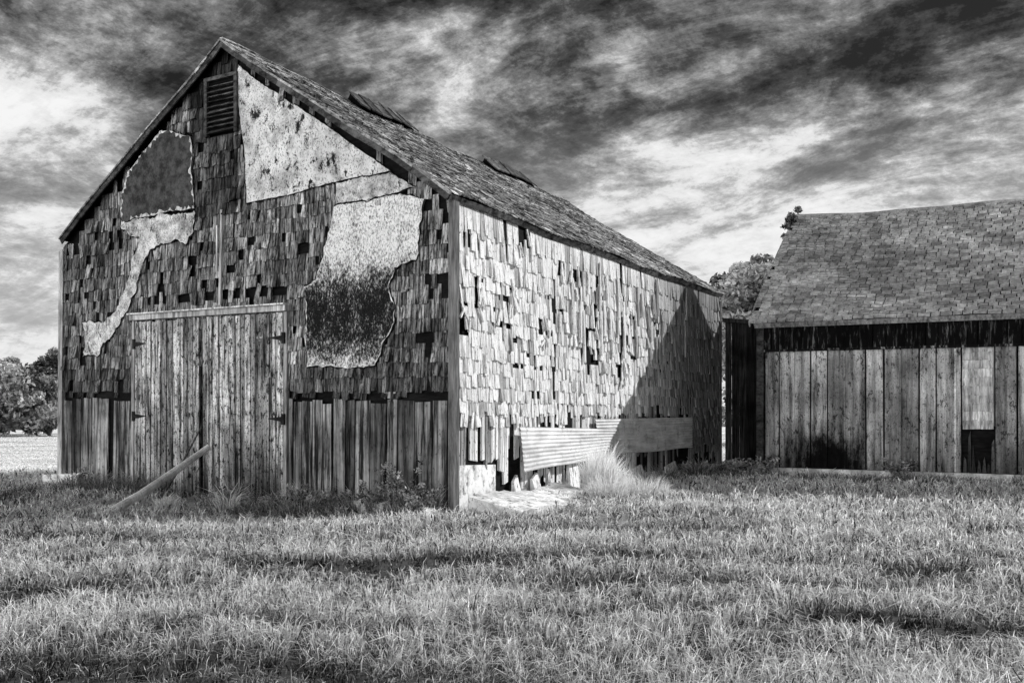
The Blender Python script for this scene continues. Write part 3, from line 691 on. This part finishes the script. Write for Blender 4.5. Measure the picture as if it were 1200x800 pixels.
# ------------------------------------------------------------------ props
b=B(); random.seed(2)
tube(b,[(-6.86,14.8,-.16),(-6.6,16.2,.2),(-6.32,17.4,.62),(-6.04,18.12,.97)],[.08,.075,.07,.06],1.2,9)
b.obj('wooden_pole',['pole'],None,label='pale wooden pole propped against the barn doors',category='pole')
b=B(); tube(b,[(-6.8,17.3,-.17),(-6.5,17.7,.5),(-6.2,18.22,1.4)],[.022,.02,.015],.5,7)
b.obj('fallen_branch',['bark'],None,label='thin dark branch leaning on the barn doors',category='branch')
def rock(x,y,sx,sy,sz,rot,lab='pale field stone lying at the barn foot',seed=1,name='stone'):
    import bmesh
    bm=bmesh.new(); bmesh.ops.create_icosphere(bm,subdivisions=3,radius=1)
    r=random.Random(seed); ph=[r.uniform(0,6) for _ in range(6)]
    for vt in bm.verts:
        c=vt.co; f=1+.12*math.sin(c.x*3+ph[0])*math.sin(c.y*3+ph[1])+.08*math.sin(c.z*5+ph[2]+c.x*4)
        m_=max(abs(c.x),abs(c.y),abs(c.z)); vt.co=c*f*(.55+.45/m_)
        vt.co=Vector((vt.co.x*sx,vt.co.y*sy,vt.co.z*sz))
    me=bpy.data.meshes.new(name); bm.to_mesh(me); bm.free(); a=me.attributes.new('tone','FLOAT','FACE'); a.data.foreach_set('value',[1.1]*len(me.polygons)); me.materials.append(M['conc'])
    o=bpy.data.objects.new(name,me); COL.objects.link(o); o.location=(x,y,float(hgt(x,y))+sz*.4); o.rotation_euler=(R(-.1,.1),R(-.1,.1),rot); o['label']=lab; o['category']='stone'; o['group']='stones at the barn foot'
for i,(u,d,sx,sy,sz) in enumerate([(1.5,.35,.3,.2,.18),(.9,.5,.28,.2,.16),(2.1,.2,.35,.2,.14),(3.2,.2,.3,.2,.14),(.2,.6,.3,.22,.12)]):
    x,y=fl(u,d); rock(x,y,sx,sy,sz,R(0,3),seed=i)
b=B()
nseg=16
def pt(i,o,zt):
    s_=.1+3.3*i/nseg; x,y=bl(.25+o+.05*math.sin(i*.7),s_); return (x,y,-.15+zt+.04*math.sin(i*.5)+.015*math.sin(i*2.3))
for i in range(nseg):
    b.hexa([pt(i,1.0,0),pt(i+1,1.,0),pt(i+1,0,0),pt(i,0,0),pt(i,1.05,.20),pt(i+1,1.05,.20),pt(i+1,0,.40),pt(i,0,.40)],1.3)
b.obj('concrete_slab',['conc'],None,label='long pale concrete slab tilted at the barn corner',category='slab')
b=B(); 
for i in range(6):
    u0=W-1.3+.28*i; 
    x0,y0=fl(u0,.22);x1,y1=fl(u0+.26,.22);x2,y2=fl(u0+.26,-.0);x3,y3=fl(u0,-.0); zt=R(.26,.34)
    b.hexa([(x0,y0,-.1),(x1,y1,-.1),(x2,y2,-.1),(x3,y3,-.1),(x0,y0,zt),(x1,y1,zt),(x2,y2,zt),(x3,y3,zt)],1.4)
b.obj('stone_footing',['conc'],None,label='pale block footing under the barn corner',category='footing')
# ------------------------------------------------------------------ sun, world, camera
hx,hy=.899,.439; el=math.radians(32)
sd=Vector((hx*math.cos(el),hy*math.cos(el),math.sin(el)))
l=bpy.data.lights.new('sun','SUN'); l.energy=5; l.angle=math.radians(.5); l.color=(1,1,1)
so=bpy.data.objects.new('sun',l); COL.objects.link(so); so.rotation_euler=sd.to_track_quat('Z','Y').to_euler(); so.location=(20,5,20)
w=bpy.data.worlds.new('World'); scene.world=w; w.use_nodes=True; nt=w.node_tree; nt.nodes.clear()
out=N(nt,'ShaderNodeOutputWorld'); bg=N(nt,'ShaderNodeBackground'); nt.links.new(bg.outputs[0],out.inputs[0])
sk=N(nt,'ShaderNodeTexSky'); sk.sky_type='NISHITA'; sk.sun_disc=False; sk.sun_elevation=el; sk.sun_rotation=math.atan2(hx,hy)
bwn=N(nt,'ShaderNodeRGBToBW'); nt.links.new(sk.outputs[0],bwn.inputs[0])
tc=N(nt,'ShaderNodeTexCoord'); sp=N(nt,'ShaderNodeSeparateXYZ'); nt.links.new(tc.outputs['Generated'],sp.inputs[0])
zz=mth(nt,'ADD',mth(nt,'MAXIMUM',sp.outputs['Z'],0.0),.24)
cb=N(nt,'ShaderNodeCombineXYZ'); nt.links.new(mth(nt,'DIVIDE',sp.outputs['X'],zz),cb.inputs[0]); nt.links.new(mth(nt,'DIVIDE',sp.outputs['Y'],zz),cb.inputs[1])
def wmap(scale,rot,loc=(0,0,0)):
    m0=N(nt,'ShaderNodeMapping'); m0.inputs['Rotation'].default_value=(0,0,rot); nt.links.new(cb.outputs[0],m0.inputs['Vector'])
    m=N(nt,'ShaderNodeMapping'); m.inputs['Scale'].default_value=scale; m.inputs['Location'].default_value=loc
    nt.links.new(m0.outputs[0],m.inputs['Vector']); return m.outputs[0]
A1=math.radians(-52)
c1=noise(nt,wmap((1.1,1.0,1),A1,(4.6,1.2,0)),2.2,15,.64,.3)
c2=noise(nt,wmap((1.8,.9,1),A1,(3,1,0)),2.2,15,.70,.5)
c3=noise(nt,wmap((1.2,1.2,1),A1,(1,4,0)),9.,10,.78,.2)
cl=mth(nt,'ADD',mth(nt,'ADD',mth(nt,'MULTIPLY',c1,.46),mth(nt,'MULTIPLY',c2,.34)),mth(nt,'MULTIPLY',c3,.22))
cl=mth(nt,'ADD',cl,mth(nt,'MULTIPLY',mth(nt,'SUBTRACT',.30,mth(nt,'MINIMUM',sp.outputs['Z'],.45)),.26))
cl=mth(nt,'SUBTRACT',cl,mth(nt,'MULTIPLY',mth(nt,'MULTIPLY',mth(nt,'MAXIMUM',sp.outputs['X'],-.1),mth(nt,'MAXIMUM',mth(nt,'SUBTRACT',sp.outputs['Z'],.22),0.)),.45))
cr=N(nt,'ShaderNodeValToRGB'); e=cr.color_ramp.elements
while len(e)<6: e.new(.5)
for i,(p,v_) in enumerate([(.42,.012),(.465,.07),(.505,.22),(.54,.48),(.57,.82),(.62,1.)]): e[i].position=p; e[i].color=(v_,v_,v_,1)
nt.links.new(cl,cr.inputs[0]); cloud=mth(nt,'MULTIPLY',cr.outputs[0],9.5)
hz=ramp(nt,sp.outputs['Z'],[(0.,.8),(.08,.5),(.26,.12),(.32,.0)])
mx=N(nt,'ShaderNodeMixRGB'); nt.links.new(hz,mx.inputs[0]); nt.links.new(cloud,mx.inputs[1]); mx.inputs[2].default_value=(8.5,8.5,8.5,1)
ad=N(nt,'ShaderNodeMixRGB'); ad.inputs[0].default_value=.97; nt.links.new(bwn.outputs[0],ad.inputs[1]); nt.links.new(mx.outputs[0],ad.inputs[2])
# low sky opposite the sun boosted: unseen fill added for the gable front
dt=mth(nt,'ADD',mth(nt,'MULTIPLY',sp.outputs['X'],-.92),mth(nt,'MULTIPLY',sp.outputs['Y'],-.40))
dt=mth(nt,'SUBTRACT',dt,mth(nt,'MULTIPLY',mth(nt,'MAXIMUM',sp.outputs['Z'],0.),.45))
bk=N(nt,'ShaderNodeMapRange'); bk.inputs['From Min'].default_value=.2; bk.inputs['From Max'].default_value=.75; bk.inputs['To Min'].default_value=1.; bk.inputs['To Max'].default_value=7.5
nt.links.new(dt,bk.inputs['Value'])
nt.links.new(mth(nt,'MULTIPLY',ad.outputs[0],bk.outputs[0]),bg.inputs[0]); bg.inputs[1].default_value=.1
cam=bpy.data.cameras.new('camera'); co=bpy.data.objects.new('camera',cam); COL.objects.link(co); scene.camera=co
co.location=(0,0,1.6); co.rotation_euler=(math.radians(90),0,0); cam.sensor_width=36; cam.lens=36*1068/1200; cam.shift_y=87/1200; cam.clip_end=5000; cam.clip_start=.1
scene.view_settings.view_transform='Standard'; scene.view_settings.look='None'; scene.view_settings.exposure=0
